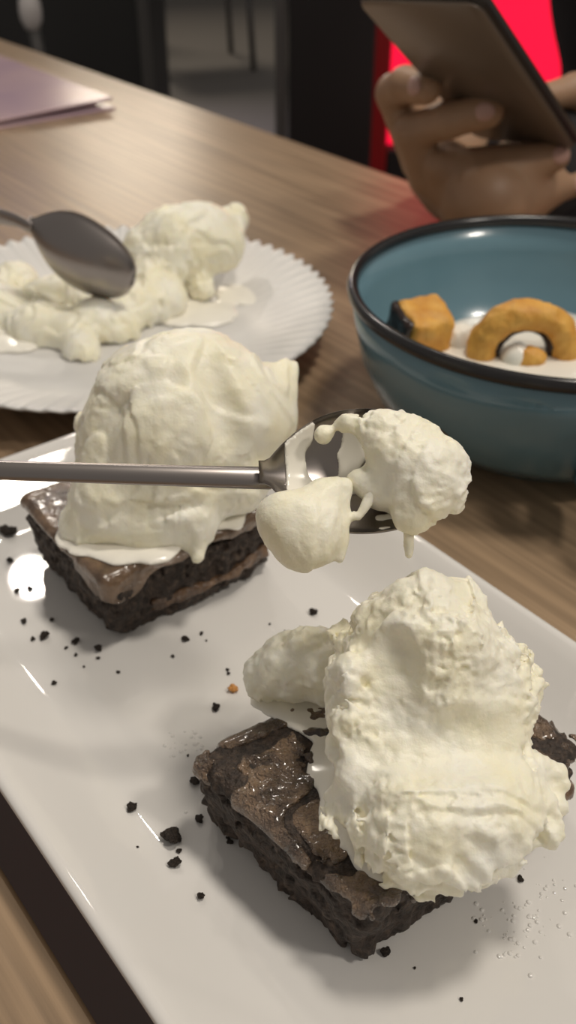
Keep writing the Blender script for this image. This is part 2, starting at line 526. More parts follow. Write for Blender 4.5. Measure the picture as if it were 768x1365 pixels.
make_brownie('chocolate brownie with caramel stripe under the ice cream behind the hovering spoon', -0.2365, 0.1265, 0.0285, 0.0330, 0.0355, 10,
             lambda q: 0.0160+0.03*q[:, 1],
             lambda q: np.maximum(0.012-q[:, 0], np.abs(q[:, 1]-0.006)-0.023),
             M['glaze'], lambda q: (-0.8+0*q[:, 0]).astype(np.float32), cracks=0.0,
             drape=lambda q: 0.0075*np.exp(-(((q[:, 1]+0.026)/0.010)**2))*(q[:, 0] > 0.01)+0.003*np.exp(-(((q[:, 1]-0.024)/0.008)**2)))
make_brownie('wet cracked chocolate brownie nearest the camera under the largest ice cream', -0.1100, 0.1185, 0.0290, 0.0395, 0.0330, 40,
             lambda q: 0.017+0*q[:, 0],
             lambda q: np.maximum(0.020-q[:, 1], 0.004-q[:, 0]),
             M['crust'], lambda q: (-0.55+0*q[:, 0]).astype(np.float32), shear=0.11, glints=2.0)

# ------------------------------------------------------------------ ice cream
def ice_cream(name, label, cat, spheres, k, lo, hi, h, rough, carve=(), caps=(), floor_z=None, mat='ice', parent=None, part=None, seed=0, ridge=None, flake=0.9, grain=0.45):
    def base(p):
        d = union_spheres(p, spheres, k)
        for a, b, ra, rb in caps:
            d = smin(d, sd_capsule(p, a, b, ra, rb), k*0.6)
        for a, b, r, kk in carve:
            d = smax(d, -sd_capsule(p, a, b, r), kk)
        if floor_z is not None:
            d = np.maximum(d, floor_z-p[:, 2])
        return d
    def disp(p, d):
        amp = rough(p) if callable(rough) else rough
        q = p*np.array([1.0, 1.0, 0.55], np.float32)+0.004*vnoise(p*40, seed+2)[:, None]
        s1 = 2.3*fbm(q, 42, 2, seed+4)                       # torn overlapping flakes
        fr = s1-np.floor(s1)
        saw = np.where(fr < 0.86, fr/0.86, (1-fr)/0.14)-0.5
        s2 = 2.0*fbm(q, 105, 2, seed+14)
        fr = s2-np.floor(s2)
        saw2 = np.where(fr < 0.85, fr/0.85, (1-fr)/0.15)-0.5
        patch = np.clip(0.55+1.6*vnoise(p*55, seed+6), 0.35, 1)
        n = amp*(flake*(1.1*saw+0.6*patch*saw2)+grain*patch*(fbm(p, 290, 4, seed)+0.8*np.abs(vnoise(p*520, seed+9)))+0.4*vnoise(p*90, seed+8))
        if ridge is not None:
            n = n+ridge(p)
        return n.astype(np.float32)
    v, f = polygonise(base, disp, lo, hi, h, 0.006)
    return np_mesh(part or name, v, f, M[mat], parent)
def bounds(spheres, pad, caps=()):
    a = np.array(spheres)
    lo = (a[:, :3]-a[:, 3:4]).min(0); hi = (a[:, :3]+a[:, 3:4]).max(0)
    for p, q, ra, rb in caps:
        for e in (p, q):
            lo = np.minimum(lo, np.array(e[:3])-max(ra, rb)); hi = np.maximum(hi, np.array(e[:3])+max(ra, rb))
    return lo-pad, hi+pad

# the scoop nearest the camera
near = [(0.0320, 0.1620, 0.0620, 0.0180), (0.0291, 0.1520, 0.0530, 0.0170), (0.0429, 0.1606, 0.0550, 0.0150), (0.0438, 0.1511, 0.0490, 0.0115), (0.0216, 0.1575, 0.0570, 0.0130),
        (0.0307, 0.1656, 0.0730, 0.0098), (0.0383, 0.1705, 0.0710, 0.0070), (0.0230, 0.1661, 0.0680, 0.0080), (0.0320, 0.1695, 0.0770, 0.0035), (0.0392, 0.1704, 0.0740, 0.0033), (0.0545, 0.1700, 0.0530, 0.0045), (0.0555, 0.1645, 0.0510, 0.0042),
        (0.0145, 0.1580, 0.0540, 0.0062), (0.0131, 0.1459, 0.0500, 0.0052), (0.0159, 0.1383, 0.0440, 0.0068), (0.0173, 0.1676, 0.0590, 0.0060),
        (0.0276, 0.1324, 0.0440, 0.0145), (0.0401, 0.1342, 0.0430, 0.0140), (0.0486, 0.1395, 0.0420, 0.0105), (0.0221, 0.1318, 0.0410, 0.0090), (0.0345, 0.1285, 0.0390, 0.0100), (0.0432, 0.1323, 0.0390, 0.0090),
        (0.0538, 0.1412, 0.0430, 0.0058), (0.0567, 0.1416, 0.0430, 0.0040), (0.0277, 0.1280, 0.0370, 0.0070), (0.0358, 0.1266, 0.0350, 0.0050), (0.0509, 0.1362, 0.0390, 0.0055), (0.0553, 0.1367, 0.0410, 0.0035),
        (0.0263, 0.1567, 0.0739, 0.0062), (0.0352, 0.1569, 0.0749, 0.0068), (0.0391, 0.1554, 0.0703, 0.0052), (0.0316, 0.1539, 0.0717, 0.0055), (0.0142, 0.1538, 0.0655, 0.0050), (0.0135, 0.1473, 0.0582, 0.0050), (0.0146, 0.1386, 0.0512, 0.0050),
        (0.0597, 0.1424, 0.0425, 0.0030), (0.0595, 0.1387, 0.0405, 0.0026), (0.0567, 0.1342, 0.0395, 0.0030), (0.0526, 0.1307, 0.0380, 0.0028), (0.0488, 0.1288, 0.0370, 0.0030), (0.0437, 0.1265, 0.0365, 0.0028), (0.0394, 0.1239, 0.0350, 0.0028), (0.0098, 0.1339, 0.0420, 0.0026), (0.0111, 0.1548, 0.0500, 0.0028), (0.0110, 0.1650, 0.0530, 0.0030), (0.0130, 0.1738, 0.0590, 0.0030),
        (0.0191, 0.1396, 0.0475, 0.0050), (0.0246, 0.1380, 0.0490, 0.0050), (0.0352, 0.1384, 0.0490, 0.0045), (0.0454, 0.1400, 0.0480, 0.0045), (0.0530, 0.1433, 0.0455, 0.0040)]
t = thing('ice_cream_scoop', 'tall ragged vanilla scoop on the brownie nearest the camera', 'ice cream', (0.0341, 0.1596, 0.0340))
lo, hi = bounds(near, 0.004)
skirt_dir = np.array([0.5, -0.6, -0.4]); skirt_dir /= np.linalg.norm(skirt_dir)
near_carve = [((0.0161, 0.1352, 0.0639), (0.0529, 0.1386, 0.0618), 0.0078, 0.0018), ((0.0198, 0.1483, 0.0759), (0.0216, 0.1405, 0.0668), 0.0085, 0.003), ((0.0401, 0.1433, 0.0706), (0.0272, 0.1415, 0.0724), 0.003, 0.003)]
def near_rough(p):
    d = np.full(len(p), 1.0, np.float32)
    for a, b, r, kk in near_carve:
        d = np.minimum(d, sd_capsule(p, a, b, r))
    return 0.0017*np.clip(0.2+d/0.004, 0.2, 1)
def near_ridge(p):
    q = p-(p @ skirt_dir.astype(np.float32))[:, None]*skirt_dir.astype(np.float32)*0.8
    return 0.0016*np.clip((0.054-p[:, 2])/0.008, 0, 1)*vnoise(q*330, 77)
ice_cream('scoop', '', '', near, 0.0030, lo, hi, 0.0005, near_rough,
          carve=near_carve, part='scoop', parent=t, seed=3, ridge=near_ridge, flake=0.55, grain=0.8)
chunk = [(0.0002, 0.1788, 0.0430, 0.0085), (-0.0056, 0.1780, 0.0390, 0.0060), (0.0069, 0.1795, 0.0450, 0.0080), (0.0045, 0.1802, 0.0490, 0.0045), (0.0105, 0.1752, 0.0440, 0.0075), (-0.0075, 0.1795, 0.0410, 0.0035)]
lo, hi = bounds(chunk, 0.004)
ice_cream('chunk', '', '', chunk, 0.003, lo, hi, 0.0005, 0.0018, part='chunk', parent=t, seed=12, flake=0.6, grain=0.9)
pool = [(0.0129, 0.1577, 0.0335, 0.0070), (0.0142, 0.1466, 0.0335, 0.0085), (0.0180, 0.1383, 0.0335, 0.0090), (0.0242, 0.1314, 0.0335, 0.0090), (0.0307, 0.1296, 0.0320, 0.0080), (0.0031, 0.1767, 0.0330, 0.0080), (-0.0047, 0.1793, 0.0330, 0.0060), (0.0087, 0.1701, 0.0332, 0.0070)]
def flat_pool(spheres, zscale, h, parent, name, mat='melt', zref=0.034, amp=0.0005, freq=150):
    sp = np.array(spheres)
    lo = (sp[:, :3]-sp[:, 3:4]).min(0)-0.006; hi = (sp[:, :3]+sp[:, 3:4]).max(0)+0.006
    lo[2] = zref-0.004; hi[2] = zref+0.006
    def base(p):
        q = p.copy(); q[:, 2] = (q[:, 2]-zref)*zscale+zref
        s2 = sp.copy(); s2[:, 2] = zref+(sp[:, 2]-zref)*zscale
        return union_spheres(q, s2, 0.006)/zscale*1.6
    v, f = polygonise(base, lambda p, d: amp*fbm(p, freq, 2, 3), lo, hi, h)
    return np_mesh(name, v, f, M[mat], parent)
flat_pool(pool, 5.0, 0.0006, t, 'melt_pool', zref=0.0335)

# the scoop on the far brownie
far = [(-0.0372, 0.2640, 0.0660, 0.0255), (-0.0223, 0.2687, 0.0660, 0.0215), (-0.0291, 0.2706, 0.0730, 0.0190), (-0.0479, 0.2592, 0.0580, 0.0185), (-0.0524, 0.2503, 0.0470, 0.0150), (-0.0363, 0.2518, 0.0460, 0.0165),
       (-0.0201, 0.2607, 0.0500, 0.0150), (-0.0093, 0.2692, 0.0630, 0.0120), (-0.0034, 0.2768, 0.0710, 0.0065), (0.0005, 0.2809, 0.0750, 0.0030), (-0.0595, 0.2467, 0.0410, 0.0090), (-0.0442, 0.2446, 0.0390, 0.0100), (-0.0301, 0.2441, 0.0400, 0.0075),
       (-0.0142, 0.2603, 0.0460, 0.0085), (-0.0477, 0.2781, 0.0730, 0.0110), (-0.0649, 0.2685, 0.0620, 0.0035), (-0.0655, 0.2448, 0.0380, 0.0060)]
t = thing('ice_cream_scoop', 'smooth vanilla scoop dripping down the brownie behind the hovering spoon', 'ice cream', (-0.0395, 0.2536, 0.0360))
drip = [((-0.0302, 0.2480, 0.0400), (-0.0282, 0.2365, 0.0335), 0.0065, 0.0020), ((-0.0206, 0.2626, 0.0400), (-0.0110, 0.2685, 0.0360), 0.006, 0.003)]
lo, hi = bounds(far, 0.004, drip)
ice_cream('scoop', '', '', far, 0.005, lo, hi, 0.0008, 0.00085, carve=[((-0.0222, 0.2564, 0.0911), (-0.0154, 0.2430, 0.0668), 0.0048, 0.004), ((-0.0589, 0.2419, 0.0675), (-0.0510, 0.2479, 0.0792), 0.004, 0.004), ((-0.0543, 0.2341, 0.0501), (-0.0190, 0.2404, 0.0517), 0.0018, 0.003), ((-0.0459, 0.2458, 0.0840), (-0.0332, 0.2505, 0.0888), 0.003, 0.004)], caps=drip, part='scoop', parent=t, seed=21)
pool2 = [(-0.0613, 0.2394, 0.0362, 0.0070), (-0.0515, 0.2357, 0.0362, 0.0075), (-0.0402, 0.2376, 0.0362, 0.0080), (-0.0202, 0.2533, 0.0362, 0.0075), (-0.0121, 0.2638, 0.0362, 0.0060), (-0.0678, 0.2433, 0.0362, 0.0050)]
flat_pool(pool2, 5.0, 0.0007, t, 'melt_pool', zref=0.0362)

# ------------------------------------------------------------------ spoons
SP = None
def spoon(label, neck, xdir, zdir, bl, bw, depth, hl, group=None, hend=None, name='spoon', hw0=0.0030, hw1=0.0075):
    x = Vector(xdir).normalized(); z = Vector(zdir); z = (z-x*z.dot(x)).normalized(); y = z.cross(x)
    t = thing(name, label, 'spoon', neck, group)
    global SP
    if not SP: SP = (tuple(neck), tuple(x), tuple(y), tuple(z), (bl, bw, depth))
    n, m = 36, 20
    top = []; bot = []
    th = 0.0011
    for i in range(n+1):
        u = i/n
        w = bw*math.sqrt(max(0.0, 1-((u-0.52)/0.48)**2))**0.9 if u > 0.52 else bw*(1-((0.52-u)/0.52)**2.3)
        w = max(w, hw0 if u < 0.5 else 0.0004)
        dz = depth*math.sin(math.pi*min(1, u*0.93+0.03))**0.8
        rim = 0.004*(u-0.5)**2
        for j in range(m+1):
            q = -1+2*j/m
            a = (bl*u, w*q, rim-dz*(1-q*q)**0.9)
            top.append(a)
            bot.append((a[0], a[1]*1.02, a[2]-th*(0.6+0.4*(1-q*q))))
    N = (n+1)*(m+1)
    V = top+bot; F = []
    for i in range(n):
        for j in range(m):
            a = i*(m+1)+j
            F.append((a, a+m+1, a+m+2, a+1)); F.append((N+a, N+a+1, N+a+m+2, N+a+m+1))
    edge = [i*(m+1) for i in range(n+1)]+[n*(m+1)+j for j in range(1, m+1)]+[i*(m+1)+m for i in range(n-1, -1, -1)]+[j for j in range(m-1, 0, -1)]
    for k in range(len(edge)):
        a, b = edge[k], edge[(k+1) % len(edge)]
        F.append((a, b, N+b, N+a))
    def world(vs):
        return [tuple(Vector(neck)+x*p[0]+y*p[1]+z*p[2]) for p in vs]
    mesh_obj('bowl', world(V), F, M['steel'], t)
    rings = []
    k = 30
    P0 = Vector(neck)+x*0.004-z*0.0042; P1 = Vector(neck)-x*0.022+z*0.0012; P2 = Vector(hend)
    for i in range(k+1):
        u = (i/k)**1.5
        c = P0*(1-u)**2+P1*2*u*(1-u)+P2*u*u
        tg = ((P1-P0)*(1-u)+(P2-P1)*u).normalized()
        yy = (y-tg*y.dot(tg)).normalized(); zz = tg.cross(yy)
        w = (hw0+(hw1-hw0)*max(0, (u-0.1)/0.9)**0.8)*min(1, 0.75+12*u)
        hh = (0.0015-0.0004*u)*min(1, 0.6+9*u)
        rings.append([tuple(c+yy*w*math.cos(a)+zz*hh*math.sin(a)) for a in [2*math.pi*q/14 for q in range(14)]])
    v, f = loft(rings, True, True)
    mesh_obj('handle', v, f, M['steel'], t)
    return t
spoon('steel spoon hovering above the long plate with ice cream in its bowl', (-0.0067, 0.1881, 0.0961), (1, 0.02, 0.035), (-0.10, -0.62, 0.78), 0.0465, 0.0150, 0.0080, 0.125, hend=(-0.1100, 0.1868, 0.0996), hw0=0.0028, hw1=0.0022)
spoon('steel spoon stuck tip down in the ice cream on the round plate', (-0.1251, 0.4636, 0.0600), (0.86, -0.28, -0.42), (0.342, 0.936, -0.02), 0.0590, 0.0190, 0.0110, 0.13, hend=(-0.2149, 0.4441, 0.0586))

# ice cream carried on the hovering spoon
t = thing('ice_cream_bite', 'dripping white bite of ice cream held in the hovering spoon', 'ice cream', (0.0201, 0.1887, 0.0970))
bite = [(0.0250, 0.1886, 0.1011, 0.0070), (0.0300, 0.1862, 0.0996, 0.0080), (0.0338, 0.1838, 0.0971, 0.0066), (0.0299, 0.1818, 0.0943, 0.0070), (0.0368, 0.1874, 0.1013, 0.0040), (0.0378, 0.1852, 0.0982, 0.0034), (0.0371, 0.1818, 0.0943, 0.0034), (0.0279, 0.1789, 0.0902, 0.0042),
        (0.0311, 0.1921, 0.1044, 0.0034), (0.0200, 0.1941, 0.1064, 0.0030), (0.0140, 0.1945, 0.1060, 0.0024), (0.0080, 0.1932, 0.1033, 0.0022), (0.0252, 0.1935, 0.1055, 0.0036), (0.0200, 0.1918, 0.1031, 0.0030), (0.0166, 0.1871, 0.0949, 0.0030), (0.0209, 0.1851, 0.0921, 0.0034), (0.0234, 0.1863, 0.0954, 0.0045)]
lo, hi = bounds(bite, 0.003)
ice_cream('bite', '', '', bite, 0.0035, lo, hi, 0.0005, 0.0009, part='bite', parent=t, seed=31, flake=0.5, grain=0.8)
lump = [(0.0014, 0.1779, 0.0888, 0.0072), (0.0053, 0.1760, 0.0870, 0.0068), (-0.0015, 0.1793, 0.0899, 0.0052), (0.0061, 0.1793, 0.0899, 0.0060), (0.0027, 0.1745, 0.0850, 0.0050)]
lc = [((0.0079, 0.1831, 0.0935), (0.0044, 0.1793, 0.0899), .004, .005), ((0.0122, 0.1841, 0.0949), (0.0116, 0.1734, 0.0826), .0026, .0012), ((0.0199, 0.1841, 0.0949), (0.0160, 0.1793, 0.0899), .0018, .0010), ((0.0274, 0.1789, 0.0902), (0.0274, 0.1739, 0.0833), .0020, .0008)]
lo, hi = bounds(lump, 0.003, lc)
ice_cream('drip', '', '', lump, 0.004, lo, hi, 0.00055, 0.0004, caps=lc, part='drip', parent=t, seed=33)
# thin coat of melt on the metal, broken where the steel shows through
def film(p):
    q = np.stack([(p-np.array(SP[0], np.float32)) @ np.array(a, np.float32) for a in SP[1:4]], 1)
    bl, bw, dp = SP[4]
    u = np.clip(q[:, 0]/bl, 0.001, 0.999)
    w = np.where(u > 0.52, bw*np.sqrt(np.maximum(0, 1-((u-0.52)/0.48)**2))**0.9, bw*(1-((0.52-u)/0.52)**2.3))
    w = np.maximum(w, 0.0005)
    e = np.clip(1-(q[:, 1]/w)**2, 0, 1)
    zs = 0.004*(u-0.5)**2-dp*np.sin(np.pi*np.minimum(1, u*0.93+0.03))**0.8*e**0.9
    slab = np.abs(q[:, 2]-zs)-0.0007
    edge = np.maximum(np.maximum(np.abs(q[:, 1])-w*0.98, 0.006-q[:, 0]), q[:, 0]-bl*0.98)
    hole = 0.0030*(vnoise(q*np.array([150, 60, 60], np.float32), 91)+0.4*vnoise(q*300, 92)-0.15)
    return smax(smax(slab*0.6, edge, 0.0006), hole, 0.0006)
c = np.array(SP[0])+np.array(SP[1])*0.022
v, f = polygonise(film, None, c-0.030, c+0.030, 0.0005)
np_mesh('melt_film', v, f, M['melt'], t)

# ------------------------------------------------------------------ fluted round plate and what is on it
SC = (-0.088, 0.459)
def flute(r, z, a):
    k = max(0.0, (r-0.074)/0.036)
    w = math.cos(72*a)
    return r+0.0011*k*w, z+0.0009*k*w
prof = [(0.0, 0.0075), (0.05, 0.0075), (0.066, 0.0080), (0.074, 0.0092), (0.082, 0.0118), (0.092, 0.0155), (0.102, 0.0188), (0.1085, 0.0207), (0.1100, 0.0205), (0.1098, 0.0195), (0.104, 0.0168), (0.092, 0.0118), (0.080, 0.0065), (0.070, 0.0035), (0.062, 0.0030), (0.060, 0.0), (0.055, 0.0), (0.053, 0.003), (0.0, 0.003)]
v, f = lathe_vf(prof, 72*8, (SC[0], SC[1], 0), flute)
tag(mesh_obj('fluted_plate', v, f, M['saucer']), 'round white plate with a fluted scalloped rim', 'plate')
t = thing('ice_cream_scoop', 'half eaten vanilla scoop melting on the round fluted plate', 'ice cream', (SC[0]+0.02, SC[1]+0.01, 0.0085))
sc = [(-0.0594, 0.5039, 0.0340, 0.0200), (-0.0378, 0.5093, 0.0320, 0.0150), (-0.0290, 0.5252, 0.0400, 0.0080), (-0.0455, 0.5105, 0.0410, 0.0120), (-0.0716, 0.4795, 0.0210, 0.0120), (-0.0669, 0.4953, 0.0270, 0.0130), (-0.0786, 0.4984, 0.0340, 0.0090),
      (-0.0947, 0.4490, 0.0140, 0.0130), (-0.1255, 0.4718, 0.0140, 0.0130), (-0.1466, 0.4964, 0.0140, 0.0130), (-0.0814, 0.4626, 0.0160, 0.0110), (-0.1065, 0.4403, 0.0120, 0.0100), (-0.1616, 0.4766, 0.0140, 0.0150), (-0.1283, 0.4468, 0.0110, 0.0100), (-0.0595, 0.4719, 0.0160, 0.0080), (0.0004, 0.4907, 0.0100, 0.0035), (-0.0455, 0.4913, 0.0140, 0.0070),
      (-0.1108, 0.4766, 0.0140, 0.0150), (-0.0965, 0.4865, 0.0160, 0.0140), (-0.1208, 0.4468, 0.0110, 0.0130), (-0.1468, 0.4624, 0.0120, 0.0150), (-0.0989, 0.4259, 0.0090, 0.0090), (-0.0835, 0.4468, 0.0110, 0.0100), (-0.0707, 0.4671, 0.0140, 0.0100), (-0.0864, 0.5024, 0.0200, 0.0110)]
lo, hi = bounds(sc, 0.004)
ice_cream('scoop', '', '', sc, 0.009, lo, hi, 0.0011, 0.0013, floor_z=0.0080, part='scoop', parent=t, seed=41)
mp = [(-0.1104, 0.4701, 0.0085, 0.0260), (-0.0647, 0.4796, 0.0085, 0.0220), (-0.1374, 0.4521, 0.0085, 0.0260), (-0.0220, 0.4993, 0.0085, 0.0180), (-0.0404, 0.4701, 0.0085, 0.0160), (-0.1537, 0.5427, 0.0085, 0.0200), (-0.1648, 0.4701, 0.0085, 0.0220)]
flat_pool(mp, 9.0, 0.0012, t, 'melt_pool', zref=0.0085, amp=0.0006, freq=90)

# ------------------------------------------------------------------ teal bowl
BC = (0.1105, 0.378)
bowl = thing('enamel_bowl', 'teal enamel bowl with a black rim and fried pieces inside', 'bowl', (BC[0], BC[1], 0))
prof = [(0.0, 0.008), (0.040, 0.0082), (0.058, 0.0115), (0.070, 0.0205), (0.077, 0.0340), (0.0805, 0.047), (0.0828, 0.0600),
        (0.0846, 0.0600), (0.0825, 0.0465), (0.0792, 0.0320), (0.0725, 0.0175), (0.062, 0.0078), (0.052, 0.0040), (0.0505, 0.0), (0.0460, 0.0), (0.0445, 0.0035), (0.0, 0.0035)]
v, f = lathe_vf(prof, 128, (BC[0], BC[1], 0))
mesh_obj('body', v, f, M['enamel'], bowl)
rp = [(0.0838+0.0024*math.cos(a), 0.0610+0.0028*math.sin(a)) for a in [2*math.pi*k/14 for k in range(15)]]
v, f = lathe_vf(rp, 128, (BC[0], BC[1], 0))
mesh_obj('rim', v, f, M['rim'], bowl)
ha = math.radians(-89)
hd = np.array([math.cos(ha), math.sin(ha), 0])
pts = []
for k in range(17):
    u = k/16
    r = 0.0800+0.028*math.sin(math.pi*u)**0.7-0.006*u
    pts.append(tuple(np.array([BC[0], BC[1], 0.048-0.030*u])+hd*r))
v, f = tube_vf(pts, [0.0055]*17, 12)
mesh_obj('handle', v, f, M['enamel'], bowl)
# melted ice cream in the bowl
tag(flat_pool([(BC[0]+0.003, BC[1]+0.001, 0.0245, 0.060), (BC[0]+0.012, BC[1]-0.002, 0.0245, 0.050)], 9.0, 0.0015, None, 'melted_ice_cream', zref=0.0235, amp=0.0008, freq=60), 'white melted ice cream pooled in the teal bowl', 'ice cream')
# fried pieces
def fried(label, base, lo, hi, dark=None):
    t = thing('fried_dough', label, 'fried food', tuple((np.array(lo)+np.array(hi))/2))
    v, f = polygonise(base, lambda p, d: 0.0009*fbm(p, 170, 3, 5), lo, hi, 0.0009)
    np_mesh('batter', v, f, M['fried'], t)
    if dark is not None:
        v, f = polygonise(dark, lambda p, d: 0.0006*fbm(p, 200, 2, 6), lo, hi, 0.0009)
        np_mesh('chocolate', v, f, M['choc'], t)
c1 = np.array((0.0589, 0.3948, 0.0360))
R1 = np.array(Matrix.Rotation(0.35, 3, 'Z') @ Matrix.Rotation(0.25, 3, 'X'))
def cube_b(p):
    return sd_rbox((p-c1.astype(np.float32)) @ R1.astype(np.float32), (0.0105, 0.0105, 0.0105), 0.003)
def cube_d(p):
    q = (p-c1.astype(np.float32)) @ R1.astype(np.float32)
    return sd_rbox(q+np.array([0.0105, -0.001, 0.0], np.float32), (0.0025, 0.0095, 0.0100), 0.002)
fried('golden fried cube with a dark left side in the teal bowl', cube_b, c1-0.019, c1+0.019, cube_d)
c2 = np.array((0.1014, 0.3829, 0.0310))
def ring_b(p):
    q = p-c2.astype(np.float32)
    r = np.sqrt((q[:, 0]*0.92)**2+(q[:, 2]*0.95)**2)-0.0165
    return np.sqrt(r*r+(q[:, 1]*0.8)**2)-0.0058
def ring_d(p):
    q = p-c2.astype(np.float32)
    r = np.sqrt((q[:, 0]*0.92)**2+(q[:, 2]*0.95)**2)-0.0120
    return np.sqrt(r*r+(q[:, 1]*0.8)**2)-0.0030
fried('golden fried ring with melted chocolate inside in the teal bowl', ring_b, c2-0.028, c2+0.028, ring_d)
c3 = np.array((0.1026, 0.3758, 0.0310))
fried('small golden fried piece under the fried ring in the teal bowl', lambda p: sd_ellipsoid(p, c3, (0.0075, 0.005, 0.005)), c3-0.012, c3+0.012)
for lab, ic in (('soft white ice cream lump inside the fried ring', [(0.0982, 0.3779, 0.0310, 0.0058), (0.0961, 0.3778, 0.0300, 0.0045)]),
                ('white ice cream lump between the fried cube and the fried ring', [(0.0787, 0.3967, 0.0290, 0.0080), (0.0735, 0.3963, 0.0310, 0.0055)]),
                ('white ice cream lump right of the fried ring by the bowl wall', [(0.1244, 0.3884, 0.0330, 0.0095), (0.1278, 0.3873, 0.0310, 0.0080)])):
    lo, hi = bounds(ic, 0.003)
    tag(ice_cream('ice_cream_lump', '', '', ic, 0.004, lo, hi, 0.001, 0.0006, seed=51, part='ice_cream_lump', mat='melt'), lab, 'ice cream', 'ice cream lumps in the teal bowl')

# ------------------------------------------------------------------ menu card on the table
t = thing('menu_card', 'pinkish laminated menu card lying at the far end of the table', 'menu', LS(-0.99, 0.345, 0.0))
local_box('lower_leaf', -0.99, 0.345, 0.0012, (0.31, 0.215, 0.0024), M['menu'], t, 0.0005)
o = local_box('upper_leaf', -0.993, 0.345, 0.0062, (0.31, 0.215, 0.0024), M['menu'], t, 0.0005)
o.rotation_euler = (math.radians(1.6), 0, ANG)

# ------------------------------------------------------------------ crumbs
def crumb_mesh(seed):
    rs = np.random.RandomState(seed)
    sp = [tuple(rs.uniform(-0.35, 0.35, 3)*np.array([1, 1, 0.6]))+(rs.uniform(0.28, 0.5),) for _ in range(6)]
    v, f = polygonise(lambda p: union_spheres(p, sp, 0.08), lambda p, d: 0.13*fbm(p, 4.0, 3, seed), (-1.1, -1.1, -1.0), (1.1, 1.1, 1.0), 0.085, 0.3)
    v = v/np.abs(v[:, :2]).max()
    v[:, 2] -= v[:, 2].min()
    me = bpy.data.meshes.new('crumb')
    me.from_pydata(v.tolist(), [], f.tolist())
    me.materials.append(M['crumb'])
    return me
CM = [crumb_mesh(s) for s in range(5)]
def plate_z(p):
    # height of the plate under a point (the rim rises at the near-left long side)
    s = float(np.dot(np.array(p[:2]), AY[:2]))
    ins = s-(0.1185-0.0783)
    return float(np.interp(ins, [0.007, 0.012, 0.0175, 0.0215, 0.024, 0.0285, 0.033], [0.0196, 0.0160, 0.0124, 0.0102, 0.0092, 0.0083, 0.0081]))
G1 = 'crumbs left of the far brownie'
G2 = 'crumbs between the brownies'
G3 = 'crumbs left of the near brownie'
G4 = 'crumbs below the near brownie'
tiny1 = 'tiny dark brownie crumb scattered on the plate left of the far brownie'
tiny2 = 'tiny dark brownie crumb on the plate between the two brownies'
tiny3 = 'tiny dark brownie crumb on the plate left of the near brownie'
tiny4 = 'tiny dark brownie crumb on the plate in front of the near brownie'
crumbs = [
    ((-0.1012, 0.2815, 0.0090), 12, 'largest dark crumb at the far left edge of the plate', None), ((-0.0973, 0.2946, 0.0090), 4, tiny1, G1), ((-0.0970, 0.2659, 0.0090), 5, tiny1, G1), ((-0.0997, 0.2994, 0.0090), 2, tiny1, G1),
    ((-0.0768, 0.2273, 0.0085), 7, 'dark crumb with small neighbours just left of the far brownie', None), ((-0.0848, 0.2347, 0.0085), 5, tiny1, G1), ((-0.0806, 0.2266, 0.0085), 4, tiny1, G1), ((-0.0760, 0.2354, 0.0085), 4, tiny1, G1),
    ((-0.0906, 0.2500, 0.0085), 5, tiny1, G1), ((-0.0866, 0.2511, 0.0085), 4, tiny1, G1), ((-0.0669, 0.2253, 0.0085), 6, tiny1, G1), ((-0.0692, 0.2225, 0.0085), 3, tiny1, G1), ((-0.0657, 0.2195, 0.0085), 3, tiny1, G1), ((-0.0700, 0.2074, 0.0085), 4, tiny1, G1),
    ((-0.0593, 0.2219, 0.0082), 6, 'dark crumb at the front corner of the far brownie', None), ((-0.0585, 0.2179, 0.0082), 3, tiny2, G2), ((-0.0514, 0.2121, 0.0082), 3, tiny2, G2), ((-0.0623, 0.2143, 0.0082), 2, tiny2, G2),
    ((-0.0324, 0.2263, 0.0082), 6, 'flat dark crumb in front of the far brownie', None), ((-0.0274, 0.2290, 0.0082), 3, tiny2, G2), ((-0.0355, 0.2189, 0.0082), 3, tiny2, G2), ((-0.0185, 0.2130, 0.0082), 3, tiny2, G2), ((-0.0179, 0.2114, 0.0082), 3, tiny2, G2), ((-0.0257, 0.2259, 0.0082), 2, tiny2, G2),
    ((0.0083, 0.2390, 0.0082), 6, 'dark crumb right of the far brownie behind the near ice cream', None), ((-0.0012, 0.2297, 0.0082), 3, tiny2, G2), ((-0.0058, 0.2336, 0.0082), 2, tiny2, G2),
    ((-0.0212, 0.1974, 0.0082), 7, 'round dark crumb beside the orange crumb', None),
    ((-0.0408, 0.1621, 0.0086), 8, 'lone dark crumb above the rim highlight on the left of the plate', None), ((-0.0297, 0.1525, 0.0083), 14, 'biggest ragged crumb left of the near brownie', None), ((-0.0278, 0.1451, 0.0083), 9, 'dark flat crumb just below the biggest ragged crumb', None),
    ((-0.0273, 0.1494, 0.0083), 4, tiny3, G3), ((-0.0209, 0.1361, 0.0083), 6, 'dark crumb lowest on the left of the near brownie', None), ((-0.0376, 0.1492, 0.0086), 2, tiny3, G3), ((-0.0276, 0.1798, 0.0083), 2, tiny3, G3), ((-0.0146, 0.1520, 0.0083), 5, tiny3, G3), ((-0.0154, 0.1531, 0.0083), 3, tiny3, G3),
    ((-0.0246, 0.1708, 0.0083), 9, 'dark crumb breaking off the left corner of the near brownie', None), ((-0.0229, 0.1588, 0.0083), 7, 'greyish crumb in the shadow left of the near brownie', None),
    ((0.0223, 0.1226, 0.0083), 7, 'dark crumb touching the front corner of the near brownie', None), ((0.0566, 0.1413, 0.0083), 5, 'small dark crumb under the right of the near ice cream', None), ((0.0443, 0.1302, 0.0083), 3, tiny4, G4), ((0.0380, 0.1117, 0.0083), 3, tiny4, G4), ((0.0286, 0.1189, 0.0083), 2, tiny4, G4)]
